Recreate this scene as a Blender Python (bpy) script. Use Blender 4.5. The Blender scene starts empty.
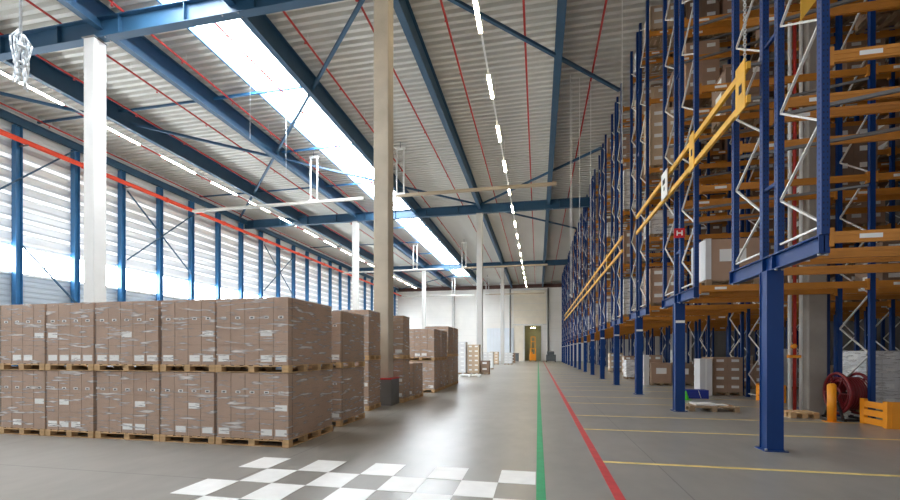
import bpy, math, random
from mathutils import Vector, Matrix
random.seed(7)
D = bpy.data
COL = bpy.context.scene.collection
ORD = ['first', 'second', 'third', 'fourth', 'fifth', 'sixth', 'seventh', 'eighth', 'ninth', 'tenth', 'eleventh',
       'twelfth', 'thirteenth', 'fourteenth', 'fifteenth', 'sixteenth', 'seventeenth', 'eighteenth', 'nineteenth',
       'twentieth', 'twenty-first', 'twenty-second', 'twenty-third', 'twenty-fourth', 'twenty-fifth']

# ------------------------------------------------------------------ materials
def mat(name, col, rough=.6, metal=0., noise=0., nscale=3., bump=0., bscale=30., spec=.5, stretch=None, emit=None, es=0.,
        coat=0.):
    m = D.materials.new(name); m.use_nodes = True
    nt = m.node_tree; N = nt.nodes; L = nt.links
    b = N['Principled BSDF']
    b.inputs['Base Color'].default_value = (*col, 1)
    b.inputs['Roughness'].default_value = rough
    b.inputs['Metallic'].default_value = metal
    b.inputs['Specular IOR Level'].default_value = spec
    b.inputs['Coat Weight'].default_value = coat
    tc = N.new('ShaderNodeTexCoord'); mp = N.new('ShaderNodeMapping')
    L.new(tc.outputs['Object'], mp.inputs['Vector'])
    if stretch: mp.inputs['Scale'].default_value = stretch
    if noise:
        n = N.new('ShaderNodeTexNoise'); n.inputs['Scale'].default_value = nscale; n.inputs['Detail'].default_value = 5
        L.new(mp.outputs[0], n.inputs['Vector'])
        r = N.new('ShaderNodeMapRange')
        r.inputs['From Min'].default_value = .3; r.inputs['From Max'].default_value = .7
        r.inputs['To Min'].default_value = 1 - noise; r.inputs['To Max'].default_value = 1 + noise
        L.new(n.outputs['Fac'], r.inputs['Value'])
        h = N.new('ShaderNodeHueSaturation'); h.inputs['Color'].default_value = (*col, 1)
        L.new(r.outputs[0], h.inputs['Value']); L.new(h.outputs[0], b.inputs['Base Color'])
    if bump:
        n2 = N.new('ShaderNodeTexNoise'); n2.inputs['Scale'].default_value = bscale
        L.new(mp.outputs[0], n2.inputs['Vector'])
        bp = N.new('ShaderNodeBump'); bp.inputs['Strength'].default_value = bump; bp.inputs['Distance'].default_value = .02
        L.new(n2.outputs['Fac'], bp.inputs['Height']); L.new(bp.outputs[0], b.inputs['Normal'])
    if emit:
        b.inputs['Emission Color'].default_value = (*emit, 1); b.inputs['Emission Strength'].default_value = es
    return m

M = dict(
    rack=mat('rack_blue_paint', (.001, .034, .165), .42, 0, .10, 2, spec=.3),
    rackpost=mat('post_blue_paint', (.001, .034, .165), .4, 0, .08, 2, spec=.3),
    hole=mat('slot_dark', (.004, .01, .04), .8),
    orange=mat('beam_orange_paint', (.56, .22, .025), .5, 0, .12, 3),
    guard=mat('guard_orange_paint', (.90, .33, .012), .45, 0, .06, 4),
    yellow=mat('yellow_paint', (.80, .44, .045), .45, 0, .10, 4),
    steel=mat('galvanised_steel', (.74, .73, .70), .42, .2, .12, 8),
    dsteel=mat('dull_steel', (.22, .22, .22), .5, .5, .1, 8),
    roofblue=mat('roof_blue_paint', (.020, .075, .145), .5, 0, .10, 1.5),
    wallblue=mat('wall_post_blue_paint', (.03, .15, .33), .45, 0, .10, 1.5),
    red=mat('pipe_red_paint', (.50, .035, .028), .45, 0, .08, 3),
    redmain=mat('main_red_paint', (.85, .075, .03), .45, 0, .06, 3),
    reelred=mat('reel_red_paint', (.17, .008, .012), .45, 0, .1, 5),
    white=mat('white_paint', (.80, .80, .78), .5, 0, .03, 2),
    offwhite=mat('column_white', (.52, .51, .49), .75, 0, .06, 1.2, .08, 40),
    concrete=mat('column_concrete', (.50, .44, .35), .85, 0, .12, 1.5, .15, 30),
    dconcrete=mat('column_dark_concrete', (.33, .30, .27), .9, 0, .14, 1.5, .15, 30),
    darkguard=mat('guard_dark_grey', (.16, .155, .15), .7, 0, .1, 3),
    wood=mat('pallet_wood', (.56, .36, .18), .8, 0, .22, 6, .1, 40, stretch=(.4, 3, 3)),
    dwood=mat('pallet_old_wood', (.34, .24, .15), .85, 0, .22, 6, .1, 40),
    plank=mat('bar_timber', (.42, .34, .24), .7, 0, .12, 4, stretch=(.3, 3, 3)),
    card=mat('cardboard', (.44, .29, .205), .8, 0, .07, 2, .05, 60),
    card2=mat('cardboard_warm', (.40, .265, .185), .8, 0, .07, 2, .05, 60),
    cardl=mat('cardboard_light', (.56, .42, .29), .8, 0, .06, 2),
    cardd=mat('cardboard_dark', (.25, .165, .115), .85, 0, .09, 2),
    cardw=mat('carton_white', (.70, .70, .70), .65, 0, .05, 2),
    ink=mat('print_black', (.015, .015, .018), .6),
    paper=mat('paper_white', (.86, .86, .84), .7),
    green=mat('line_green', (.015, .30, .13), .5, 0, .12, 6),
    linered=mat('line_red', (.50, .05, .055), .5, 0, .14, 6),
    lineyel=mat('line_yellow', (.78, .60, .22), .55, 0, .2, 4),
    linewhite=mat('line_white', (.82, .82, .81), .5, 0, .05, 5),
    limegreen=mat('lime_plastic', (.12, .75, .05), .4),
    bluecrate=mat('crate_blue', (.01, .03, .30), .4),
    signred=mat('sign_red', (.62, .01, .02), .4),
    black=mat('black_rubber', (.012, .012, .014), .6),
    darkmach=mat('machine_grey', (.10, .11, .115), .5, .2),
    machorange=mat('machine_orange', (.92, .36, .02), .4),
    wallwhite=mat('end_wall_panel', (.84, .82, .78), .6, .0, .05, .4),
    wallblueish=mat('curtain_blue_white', (.74, .79, .84), .45, 0, .05, .5),
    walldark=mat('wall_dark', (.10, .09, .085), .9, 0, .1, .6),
    brownband=mat('band_brown', (.10, .045, .035), .7),
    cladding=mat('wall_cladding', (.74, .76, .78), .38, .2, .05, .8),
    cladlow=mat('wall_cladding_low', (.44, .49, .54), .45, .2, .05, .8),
    deck=mat('roof_deck', (.64, .62, .57), .5, .1, .10, .25, stretch=(1, .35, 1)),
    doorgreen=mat('door_panel_olive', (.30, .30, .20), .6, 0, .08, 1),
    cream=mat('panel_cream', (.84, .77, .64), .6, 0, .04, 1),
    beige=mat('bar_beige', (.42, .40, .36), .6, 0, .08, 3),
    rope=mat('rope_white', (.72, .76, .80), .8, 0, .15, 30),
    bolt=mat('bolt_metal', (.45, .45, .45), .4, .8),
)
# emitters: daylight glazing, lamps and painted wall glare
def emis(name, col, s):
    m = D.materials.new(name); m.use_nodes = True; N = m.node_tree.nodes
    b = N['Principled BSDF']; b.inputs['Base Color'].default_value = (.8, .8, .8, 1); b.inputs['Roughness'].default_value = .3
    b.inputs['Emission Color'].default_value = (*col, 1); b.inputs['Emission Strength'].default_value = s
    return m
M['sky_glass'] = emis('skylight_glazing', (.90, .96, 1.0), 26)
M['win_glass'] = emis('window_glazing', (.88, .95, 1.0), 16)
M['tube'] = emis('lamp_tube', (1.0, .84, .56), 85)
M['tube_cool'] = emis('lamp_tube_left', (1.0, .90, .72), 55)
M['glare_strip'] = emis('glare_strip_glow', (.92, .96, 1.0), .62)
M['door_lamp'] = emis('door_lamp', (1.0, .85, .45), 45)

def floor_mat():
    m = D.materials.new('polished_concrete_floor'); m.use_nodes = True
    nt = m.node_tree; N = nt.nodes; L = nt.links; b = N['Principled BSDF']
    tc = N.new('ShaderNodeTexCoord')
    def noise(scale, det=6, st=(1, 1, 1)):
        mp = N.new('ShaderNodeMapping'); mp.inputs['Scale'].default_value = st
        L.new(tc.outputs['Object'], mp.inputs[0])
        n = N.new('ShaderNodeTexNoise'); n.inputs['Scale'].default_value = scale; n.inputs['Detail'].default_value = det
        L.new(mp.outputs[0], n.inputs['Vector']); return n
    n1 = noise(.35, 6); n2 = noise(3.5, 8, (1, .5, 1)); n3 = noise(.12, 3)
    cr = N.new('ShaderNodeValToRGB')
    cr.color_ramp.elements[0].position = .3; cr.color_ramp.elements[0].color = (.225, .215, .197, 1)
    cr.color_ramp.elements[1].position = .75; cr.color_ramp.elements[1].color = (.34, .325, .30, 1)
    a = N.new('ShaderNodeMath'); a.operation = 'ADD'
    s = N.new('ShaderNodeMath'); s.operation = 'MULTIPLY'; s.inputs[1].default_value = .45
    L.new(n2.outputs['Fac'], s.inputs[0]); L.new(s.outputs[0], a.inputs[0])
    s2 = N.new('ShaderNodeMath'); s2.operation = 'MULTIPLY'; s2.inputs[1].default_value = .55
    L.new(n1.outputs['Fac'], s2.inputs[0]); L.new(s2.outputs[0], a.inputs[1])
    L.new(a.outputs[0], cr.inputs[0])
    # saw-cut joints of the slab
    sep = N.new('ShaderNodeSeparateXYZ'); L.new(tc.outputs['Object'], sep.inputs[0])
    last = None
    for ax, per, off in ((0, 5.35, 4.6 - .9), (1, 5.6, .9)):
        ad = N.new('ShaderNodeMath'); ad.operation = 'ADD'; ad.inputs[1].default_value = off + 100 * per
        L.new(sep.outputs[ax], ad.inputs[0])
        mo = N.new('ShaderNodeMath'); mo.operation = 'MODULO'; mo.inputs[1].default_value = per
        L.new(ad.outputs[0], mo.inputs[0])
        lt = N.new('ShaderNodeMath'); lt.operation = 'LESS_THAN'; lt.inputs[1].default_value = .018
        L.new(mo.outputs[0], lt.inputs[0])
        if last is None: last = lt
        else:
            mx = N.new('ShaderNodeMath'); mx.operation = 'MAXIMUM'
            L.new(last.outputs[0], mx.inputs[0]); L.new(lt.outputs[0], mx.inputs[1]); last = mx
    mix = N.new('ShaderNodeMix'); mix.data_type = 'RGBA'
    ml = N.new('ShaderNodeMath'); ml.operation = 'MULTIPLY'; ml.inputs[1].default_value = .6
    L.new(last.outputs[0], ml.inputs[0]); L.new(ml.outputs[0], mix.inputs['Factor'])
    L.new(cr.outputs[0], mix.inputs['A']); mix.inputs['B'].default_value = (.09, .085, .08, 1)
    L.new(mix.outputs['Result'], b.inputs['Base Color'])
    r = N.new('ShaderNodeMapRange'); r.inputs['To Min'].default_value = .22; r.inputs['To Max'].default_value = .42
    L.new(n3.outputs['Fac'], r.inputs['Value']); L.new(r.outputs[0], b.inputs['Roughness'])
    bp = N.new('ShaderNodeBump'); bp.inputs['Strength'].default_value = .06; bp.inputs['Distance'].default_value = .01
    L.new(n2.outputs['Fac'], bp.inputs['Height']); L.new(bp.outputs[0], b.inputs['Normal'])
    return m
M['floor'] = floor_mat()

def wrap_mat():
    m = D.materials.new('stretch_film'); m.use_nodes = True
    nt = m.node_tree; N = nt.nodes; L = nt.links
    N.remove(N['Principled BSDF']); out = N['Material Output']
    tc = N.new('ShaderNodeTexCoord'); mp = N.new('ShaderNodeMapping')
    mp.inputs['Scale'].default_value = (.8, .8, 6.5); mp.inputs['Rotation'].default_value = (.16, .28, 0)
    L.new(tc.outputs['Object'], mp.inputs[0])
    oi = N.new('ShaderNodeObjectInfo'); mu_ = N.new('ShaderNodeMath'); mu_.operation = 'MULTIPLY'; mu_.inputs[1].default_value = 37
    L.new(oi.outputs['Random'], mu_.inputs[0]); L.new(mu_.outputs[0], mp.inputs['Location'])
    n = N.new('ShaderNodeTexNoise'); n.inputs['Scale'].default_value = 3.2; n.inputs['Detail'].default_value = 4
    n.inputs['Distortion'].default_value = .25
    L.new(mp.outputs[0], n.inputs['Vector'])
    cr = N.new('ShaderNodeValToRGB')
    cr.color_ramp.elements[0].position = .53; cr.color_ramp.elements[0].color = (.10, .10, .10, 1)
    cr.color_ramp.elements[1].position = .72; cr.color_ramp.elements[1].color = (.80, .80, .80, 1)  # ramp paints the film's highlight streaks and haze as pale colour
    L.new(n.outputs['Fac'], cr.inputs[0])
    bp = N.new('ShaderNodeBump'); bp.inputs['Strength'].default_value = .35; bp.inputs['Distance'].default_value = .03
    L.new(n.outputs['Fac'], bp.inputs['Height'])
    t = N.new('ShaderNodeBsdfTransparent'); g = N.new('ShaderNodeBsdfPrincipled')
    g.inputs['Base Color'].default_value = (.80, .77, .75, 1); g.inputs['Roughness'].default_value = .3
    g.inputs['Specular IOR Level'].default_value = .6
    L.new(bp.outputs[0], g.inputs['Normal'])
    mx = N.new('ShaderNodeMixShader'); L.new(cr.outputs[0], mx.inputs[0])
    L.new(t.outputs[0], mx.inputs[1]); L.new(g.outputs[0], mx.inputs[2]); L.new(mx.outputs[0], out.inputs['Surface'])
    return m
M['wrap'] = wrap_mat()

# ------------------------------------------------------------------ mesh builder
class MB:
    def __init__(s, *mats): s.v = []; s.f = []; s.mi = []; s.mats = [M[x] for x in mats]; s.smooth = []
    def quad(s, pts, mi=0):
        b = len(s.v); s.v += [tuple(p) for p in pts]; s.f.append(tuple(range(b, b + len(pts)))); s.mi.append(mi); s.smooth.append(False)
    def box(s, x0, y0, z0, x1, y1, z1, mi=0, T=None):
        b = len(s.v)
        p = [(x0, y0, z0), (x1, y0, z0), (x1, y1, z0), (x0, y1, z0), (x0, y0, z1), (x1, y0, z1), (x1, y1, z1), (x0, y1, z1)]
        if T is not None: p = [tuple(T @ Vector(q)) for q in p]
        s.v += p
        for f in ((0, 3, 2, 1), (4, 5, 6, 7), (0, 1, 5, 4), (1, 2, 6, 5), (2, 3, 7, 6), (3, 0, 4, 7)):
            s.f.append(tuple(b + i for i in f)); s.mi.append(mi); s.smooth.append(False)
        return s
    def frame(s, p0, p1, up=(0, 0, 1)):
        p0 = Vector(p0); p1 = Vector(p1); z = (p1 - p0); L = z.length; z.normalize()
        u = Vector(up)
        if abs(u.dot(z)) > .98: u = Vector((0, 1, 0))
        x = u.cross(z).normalized(); y = z.cross(x)
        T = Matrix.Translation(p0) @ Matrix(((x.x, y.x, z.x, 0), (x.y, y.y, z.y, 0), (x.z, y.z, z.z, 0), (0, 0, 0, 1)))
        return T, L
    def bar(s, p0, p1, w, h, mi=0, up=(0, 0, 1)):
        T, L = s.frame(p0, p1, up); return s.box(-w / 2, -h / 2, 0, w / 2, h / 2, L, mi, T)
    def ibeam(s, p0, p1, w, h, t=.015, tw=.012, mi=0):
        T, L = s.frame(p0, p1)
        s.box(-w / 2, -h / 2, 0, w / 2, -h / 2 + t, L, mi, T); s.box(-w / 2, h / 2 - t, 0, w / 2, h / 2, L, mi, T)
        s.box(-tw / 2, -h / 2 + t, 0, tw / 2, h / 2 - t, L, mi, T); return s
    def tube(s, p0, p1, r, n=10, mi=0, r2=None, cap=True):
        T, L = s.frame(p0, p1); b = len(s.v); r2 = r if r2 is None else r2
        for k, (z, rr) in enumerate(((0, r), (L, r2))):
            for i in range(n):
                a = 2 * math.pi * i / n; s.v.append(tuple(T @ Vector((rr * math.cos(a), rr * math.sin(a), z))))
        for i in range(n):
            j = (i + 1) % n; s.f.append((b + i, b + j, b + n + j, b + n + i)); s.mi.append(mi); s.smooth.append(True)
        if cap:
            s.f.append(tuple(b + i for i in reversed(range(n)))); s.f.append(tuple(b + n + i for i in range(n)))
            s.mi += [mi, mi]; s.smooth += [False, False]
        return s
    def torus(s, c, axis, R, r, n=28, m=8, mi=0):
        b = len(s.v); c = Vector(c); ax = Vector(axis).normalized()
        u = ax.orthogonal().normalized(); w = ax.cross(u)
        for i in range(n):
            a = 2 * math.pi * i / n; d = u * math.cos(a) + w * math.sin(a)
            for j in range(m):
                q = 2 * math.pi * j / m; s.v.append(tuple(c + d * (R + r * math.cos(q)) + ax * r * math.sin(q)))
        for i in range(n):
            for j in range(m):
                s.f.append((b + i * m + j, b + ((i + 1) % n) * m + j, b + ((i + 1) % n) * m + (j + 1) % m, b + i * m + (j + 1) % m))
                s.mi.append(mi); s.smooth.append(True)
        return s
    def mesh(s, name):
        me = D.meshes.new(name); me.from_pydata(s.v, [], s.f)
        for m in s.mats: me.materials.append(m)
        me.polygons.foreach_set('material_index', s.mi); me.polygons.foreach_set('use_smooth', s.smooth)
        me.update(); return me

def ob(name, mb, parent=None, loc=(0, 0, 0), rz=0, bevel=0):
    me = mb if isinstance(mb, bpy.types.Mesh) else mb.mesh(name)
    o = D.objects.new(name, me); COL.objects.link(o); o.location = loc; o.rotation_euler = (0, 0, rz)
    if parent: o.parent = parent
    if bevel:
        bv = o.modifiers.new('bevel', 'BEVEL'); bv.width = bevel; bv.segments = 2; bv.limit_method = 'ANGLE'
    return o
def tag(o, label, cat, group=None, kind=None):
    o['label'] = label; o['category'] = cat
    if group: o['group'] = group
    if kind: o['kind'] = kind
    return o
def thing(name, loc, label, cat, group=None, rz=0):
    o = D.objects.new(name, None); COL.objects.link(o); o.location = loc; o.rotation_euler = (0, 0, rz)
    o.empty_display_size = .2
    return tag(o, label, cat, group)
def struct(name, mb, label=None, parent=None, bevel=0):
    o = ob(name, mb, parent, bevel=bevel)
    if not parent: o['kind'] = 'structure'
    return o

# ------------------------------------------------------------------ measures of the place
XL, XR, YF, YB = -26.1, 25.0, 78.0, -5.0
ZD = 14.05            # underside of the roof deck
GY = (12.55, 34.45, 56.95)

# floor
struct('floor', MB('floor').box(XL - .3, YB, -.25, XR + .3, YF + 4, 0))
# ceiling: trapezoidal steel deck whose ribs run across the hall, with the skylight strip left open
SK0, SK1, SKY0, SKY1 = -13.1, -10.45, 1.0, 70.0
def deck(x0, x1, y0, y1, mb, per=.36, h=.14):
    n = int((y1 - y0) / per); prof = []
    for i in range(n):
        y = y0 + i * per
        prof += [(y, 0), (y + per * .42, 0), (y + per * .56, h), (y + per * .86, h)]
    prof.append((y0 + n * per, 0))
    if prof[-1][0] < y1: prof.append((y1, 0))
    for (a, za), (b, zb) in zip(prof, prof[1:]):
        mb.quad([(x0, a, ZD + za), (x0, b, ZD + zb), (x1, b, ZD + zb), (x1, a, ZD + za)])
    mb.box(x0, y0, ZD + h + .01, x1, y1, ZD + h + .2)
dk = MB('deck')
deck(XL, SK0, YB, YF, dk); deck(SK1, XR, YB, YF, dk); deck(SK0, SK1, YB, SKY0, dk); deck(SK0, SK1, SKY1, YF, dk)
struct('ceiling', dk)
# skylight strip
g = MB('sky_glass'); g.box(SK0, SKY0, ZD + .20, SK1, SKY1, ZD + .24)
sk = struct('window_1', g)
fr = MB('wallblue')
for x in (SK0, SK1): fr.box(x - .04, SKY0, ZD - .10, x + .04, SKY1, ZD + .2)
ob('window_frame', fr, sk)
br = MB('white')
y = SKY0
while y < SKY1:
    br.box(SK0, y, ZD + .12, SK1, y + .04, ZD + .20); y += 1.4
ob('glazing_bar', br, sk)

# left wall: low cladding, window strip, upper cladding in broad horizontal waves
def ribs(mb, z0, z1, per, amp, x, y0, y1):
    n = max(1, round((z1 - z0) / per)); per = (z1 - z0) / n; pts = []
    for i in range(n):
        z = z0 + i * per
        pts += [(z, 0), (z + per * .12, amp), (z + per * .55, amp), (z + per * .68, 0)]
    pts.append((z1, 0))
    for (a, xa), (b, xb) in zip(pts, pts[1:]):
        mb.quad([(x + xa, y0, a), (x + xb, y0, b), (x + xb, y1, b), (x + xa, y1, a)])
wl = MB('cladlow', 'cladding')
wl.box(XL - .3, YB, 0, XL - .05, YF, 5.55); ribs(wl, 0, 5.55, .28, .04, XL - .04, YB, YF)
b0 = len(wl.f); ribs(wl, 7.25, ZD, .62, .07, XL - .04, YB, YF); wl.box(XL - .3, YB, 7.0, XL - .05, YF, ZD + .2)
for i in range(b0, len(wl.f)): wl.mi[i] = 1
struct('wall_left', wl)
w = struct('window_2', MB('win_glass').box(XL - .16, YB, 5.55, XL - .12, YF, 7.0))
fr = MB('white'); fr.box(XL - .12, YB, 7.17, XL + .06, YF, 7.29); fr.box(XL - .12, YB, 5.54, XL + .02, YF, 5.66)
ob('window_frame', fr, w)
mu = MB('white')
for i in range(28):
    yy = 1.6 + 2.8 * i; mu.box(XL - .12, yy - .03, 5.66, XL - .02, yy + .03, 7.17)
ob('mullion', mu, w)
# glowing strips painting the bright glare bands of the upper cladding, one per rib
st_ = MB('glare_strip')
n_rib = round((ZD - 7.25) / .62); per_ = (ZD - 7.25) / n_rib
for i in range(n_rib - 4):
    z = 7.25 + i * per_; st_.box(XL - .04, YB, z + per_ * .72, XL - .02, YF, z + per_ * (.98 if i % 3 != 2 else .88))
struct('wall_glare_strip', st_)

# far wall with high panel door, curtain and dock opening
fw = MB('wallwhite', 'steel', 'brownband')
DX0, DX1, DZ = -2.35, .55, 6.3       # dock opening
fw.box(XL, YF, 0, DX0, YF + .3, ZD + .2); fw.box(DX1, YF, 0, XR, YF + .3, ZD + .2); fw.box(DX0, YF, DZ, DX1, YF + .3, ZD + .2)
for z in [1.15 * i for i in range(1, 12)]:
    if z > DZ: fw.box(XL, YF - .012, z, XR, YF + .01, z + .03, 1)
    else:
        fw.box(XL, YF - .012, z, DX0, YF + .01, z + .03, 1); fw.box(DX1, YF - .012, z, XR, YF + .01, z + .03, 1)
struct('wall_far', fw)
struct('trim_1', MB('brownband').box(XL, YF - .25, 13.0, XR, YF - .01, 13.65))
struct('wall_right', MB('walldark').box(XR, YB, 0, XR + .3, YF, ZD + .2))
struct('baseboard_far', MB('steel').box(XL, YF - .05, 0, -9.2, YF - .005, .3))
cu = MB('wallblueish')
for i in range(8):
    x = -9.1 + i * .62; cu.box(x, YF - .10, .05, x + .60, YF - .03, 5.9)
tag(ob('strip_curtain', cu), 'tall pale blue panel curtain hanging on the far wall left of the dock opening', 'curtain')
pd = MB('cardl', 'steel')
pd.box(-4.3, YF - .16, 6.6, 1.4, YF - .04, 12.6)
for z in (7.8, 9.0, 10.2, 11.4): pd.box(-4.3, YF - .175, z, 1.4, YF - .15, z + .04, 1)
d2 = struct('door_2', MB('cream').box(-4.3, YF - .16, 6.6, 1.4, YF - .04, 12.6))  # cream tone stands in for the warm light on this panel
sm = MB('steel')
for z in (7.8, 9.0, 10.2, 11.4): sm.box(-4.3, YF - .175, z, 1.4, YF - .15, z + .04)
sm.box(-4.45, YF - .2, 6.4, 1.55, YF - .03, 6.58); sm.box(-4.45, YF - .2, 12.6, 1.55, YF - .03, 12.75)
ob('panel_joint', sm, d2)
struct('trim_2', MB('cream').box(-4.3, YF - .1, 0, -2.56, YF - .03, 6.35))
# recess behind the dock opening
struct('wall_back', MB('doorgreen').box(DX0 - .3, YF + 3.2, 0, DX1 + .3, YF + 3.4, DZ + .6)
       .box(DX0 - .3, YF + .3, 0, DX0 - .1, YF + 3.2, DZ + .6).box(DX1 + .1, YF + .3, 0, DX1 + .3, YF + 3.2, DZ + .6)
       .box(DX0 - .3, YF + .3, DZ + .4, DX1 + .3, YF + 3.4, DZ + .6))
dr = struct('door_1', MB('doorgreen').box(-2.0, YF + 3.1, 0, .2, YF + 3.19, 4.6))
ob('door_frame', MB('steel').box(DX0 - .18, YF - .12, 0, DX0, YF + .02, DZ + .18).box(DX1, YF - .12, 0, DX1 + .18, YF + .02, DZ + .18)
   .box(DX0, YF - .12, DZ, DX1, YF + .02, DZ + .18), dr)
dl = thing('door_lamp', (-.9, YF + .9, DZ - .35), 'warm lamp glowing under the ceiling of the dock opening', 'lamp')
ob('housing', MB('steel').box(-.5, -.12, .06, .5, .12, .15), dl); ob('tube', MB('door_lamp').box(-.45, -.09, 0, .45, .09, .06), dl)

# ------------------------------------------------------------------ floor markings
def line(name, x0, y0, x1, y1, m, label, group=None):
    return tag(ob(name, MB(m).box(x0, y0, .001, x1, y1, .004)), label, 'floor marking', group)
line('floor_line', -.02, 1.0, .085, 77, 'green', 'green painted line running straight down the aisle beside the checkerboard')
line('floor_line', .82, 1.0, .93, 77, 'linered', 'red painted line running down the aisle between green line and blue posts')
ck = MB('linewhite')
for r in range(5):
    for c in range(9):
        if (r + c) % 2 == 0:
            x = -4.08 + c * .45; yy = 5.84 - (r + 1) * .57; ck.box(x, yy, .0012, x + .45, yy + .57, .0045)
tag(ob('checkerboard_marking', ck), 'white checkerboard squares painted on the grey floor before the boxes', 'floor marking')
RP = 4.72; RY0 = 7.945
for k in range(14):
    for s, wd in ((-1.36, 'near'), (1.36, 'far')):
        yy = RY0 + k * RP + s
        if yy > 76: continue
        line('floor_line', .93, yy - .04, 7.1, yy + .04, 'lineyel',
             'thin yellow floor line at the %s edge of the %s rack along the aisle' % (wd, ORD[k]), 'yellow lines across the rack bays')

# ------------------------------------------------------------------ roof steel
BOLT = MB('bolt').tube((0, 0, 0), (0, 0, .03), .022, 6).mesh('bolt')
def girder(y, x1, lab):
    t = thing('roof_girder', (0, y, 12.76), lab, 'beam', 'girders across the hall')
    mb = MB('roofblue'); mb.ibeam((XL + .05, 0, .35), (x1, 0, .35), .30, .70, .03, .02)
    x = XL + 1
    while x < x1:
        mb.box(x - .01, -.14, .03, x + .01, .14, .67); x += 5.35 / 2
    ob('beam', mb, t)
    for x in (-20.7, -15.3, -9.95, -4.6, .8):
        for dx in (-.3, .3):
            for dy in (-.1, .1): ob('bolt', BOLT, t, (x + dx, dy, -.03))
girder(GY[0], 3.3, 'blue steel roof girder resting on the tall concrete column')
girder(GY[1], XR, 'blue steel roof girder crossing the hall at the second row of columns')
girder(GY[2], XR, 'blue steel roof girder crossing the hall farthest away near the end wall')
plab = {-20.7: 'dark blue roof beam running lengthways beside the left lamp row',
        -15.3: 'dark blue lengthways roof beam above the leftmost white columns',
        -9.95: 'dark blue lengthways roof beam along the right edge of the skylight',
        -4.6: 'dark blue lengthways roof beam above the tall concrete column',
        .8: 'dark blue lengthways roof beam nearest the tall blue racks'}
for x, lb in plab.items():
    tag(ob('roof_beam', MB('roofblue').ibeam((x, YB, 13.56), (x, YF, 13.56), .26, .92, .03, .02)), lb, 'beam', 'roof beams running down the hall')
tag(ob('roof_beam', MB('roofblue').ibeam((XL + .3, YB, 13.3), (XL + .3, YF, 13.3), .2, .4, .03, .02)),
    'blue eaves beam along the top of the left wall', 'beam', 'roof beams running down the hall')
def brace(p0, p1, lb):
    tag(ob('roof_brace', MB('roofblue').bar(p0, p1, .12, .12)), lb, 'brace', 'diagonal braces under the roof')
zb = 13.45
brace((-4.7, 12.5, zb), (-25.9, 33.6, zb), 'diagonal brace running from the concrete column head left across the skylight')
brace((-4.7, 34.3, zb), (-25.9, 13.4, zb), 'diagonal brace from the second girder back towards the left wall')
brace((-4.5, 12.5, zb), (3.6, 20.6, zb), 'diagonal brace from the concrete column head right towards the racks')
brace((-4.5, 34.3, zb), (3.6, 26.2, zb), 'diagonal brace from the second girder forward towards the racks')
brace((-4.7, 57.1, zb), (-25.5, 77.6, zb), 'diagonal brace beyond the far girder towards the left corner')
brace((-4.5, 34.7, zb), (3.6, 42.8, zb), 'diagonal brace behind the second girder leading towards the racks')
for i, yy in enumerate((6.7, 17.9, 23.5, 29.0, 40.1, 45.7, 51.3, 62.5, 68.0)):
    tag(ob('roof_tie', MB('wallblue').bar((-15.2, yy, 13.72), (-10.05, yy, 13.72), .10, .10)),
        'thin blue tie crossing below the skylight, %s from the camera' % ORD[i], 'tie', 'ties across the skylight')
# wind bracing ties left of skylight
for i, yy in enumerate((17.9, 29.0, 45.7, 62.5)):
    tag(ob('roof_tie', MB('roofblue').bar((-25.9, yy, 13.72), (-15.4, yy, 13.72), .09, .09)),
        'thin blue tie between left wall and skylight beam, %s from the camera' % ORD[i], 'tie', 'ties by the left wall')

# sprinkler pipes
px_ = [2.3 - 2.785 * i for i in range(11)]
pn = ['directly before the tall racks', 'between the lamp row and the racks', 'just left of the middle lamp row',
      'left of the tall concrete column', 'midway between the concrete column and skylight',
      'running below the skylight glass', 'just left of the skylight', 'left of the beam on the white columns',
      'right of the left lamp row', 'left of the left lamp row', 'closest to the top of the left wall']
NZ = MB('red').tube((0, 0, -.12), (0, 0, 0), .02, 6).tube((0, 0, -.13), (0, 0, -.11), .045, 8).mesh('sprinkler_head')
HG = MB('steel').tube((0, 0, .03), (0, 0, .36), .008, 5).mesh('hanger')
for i, x in enumerate(px_):
    t = thing('sprinkler_pipe', (x, 0, 13.68), 'thin red sprinkler pipe under the roof, ' + pn[i], 'pipe', 'sprinkler pipes under the roof')
    ob('pipe', MB('red').tube((0, YB, 0), (0, YF - .3, 0), .042, 8), t)
    yy = 3.2 + (i % 2) * 1.5
    while yy < 76:
        ob('sprinkler_head', NZ, t, (0, yy, 0)); yy += 3.0
    yy = 4.2
    while yy < 76: ob('hanger', HG, t, (0, yy, 0)); yy += 5.6
t = thing('sprinkler_main', (XL + .75, 0, 12.2), 'thick bright red sprinkler main pipe along the left wall', 'pipe')
mm = MB('redmain').tube((0, YB, 0), (0, YF - .3, 0), .13, 12)
for i in range(14): mm.tube((0, 3 + 5.6 * i - .06, 0), (0, 3 + 5.6 * i + .06, 0), .17, 12)
ob('pipe', mm, t)
bk = MB('dsteel').bar((-.42, 0, -.16), (.15, 0, -.16), .06, .06).mesh('bracket')
for i in range(13): ob('bracket', bk, t, (0, 5.8 + 5.6 * i, 0))

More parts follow.
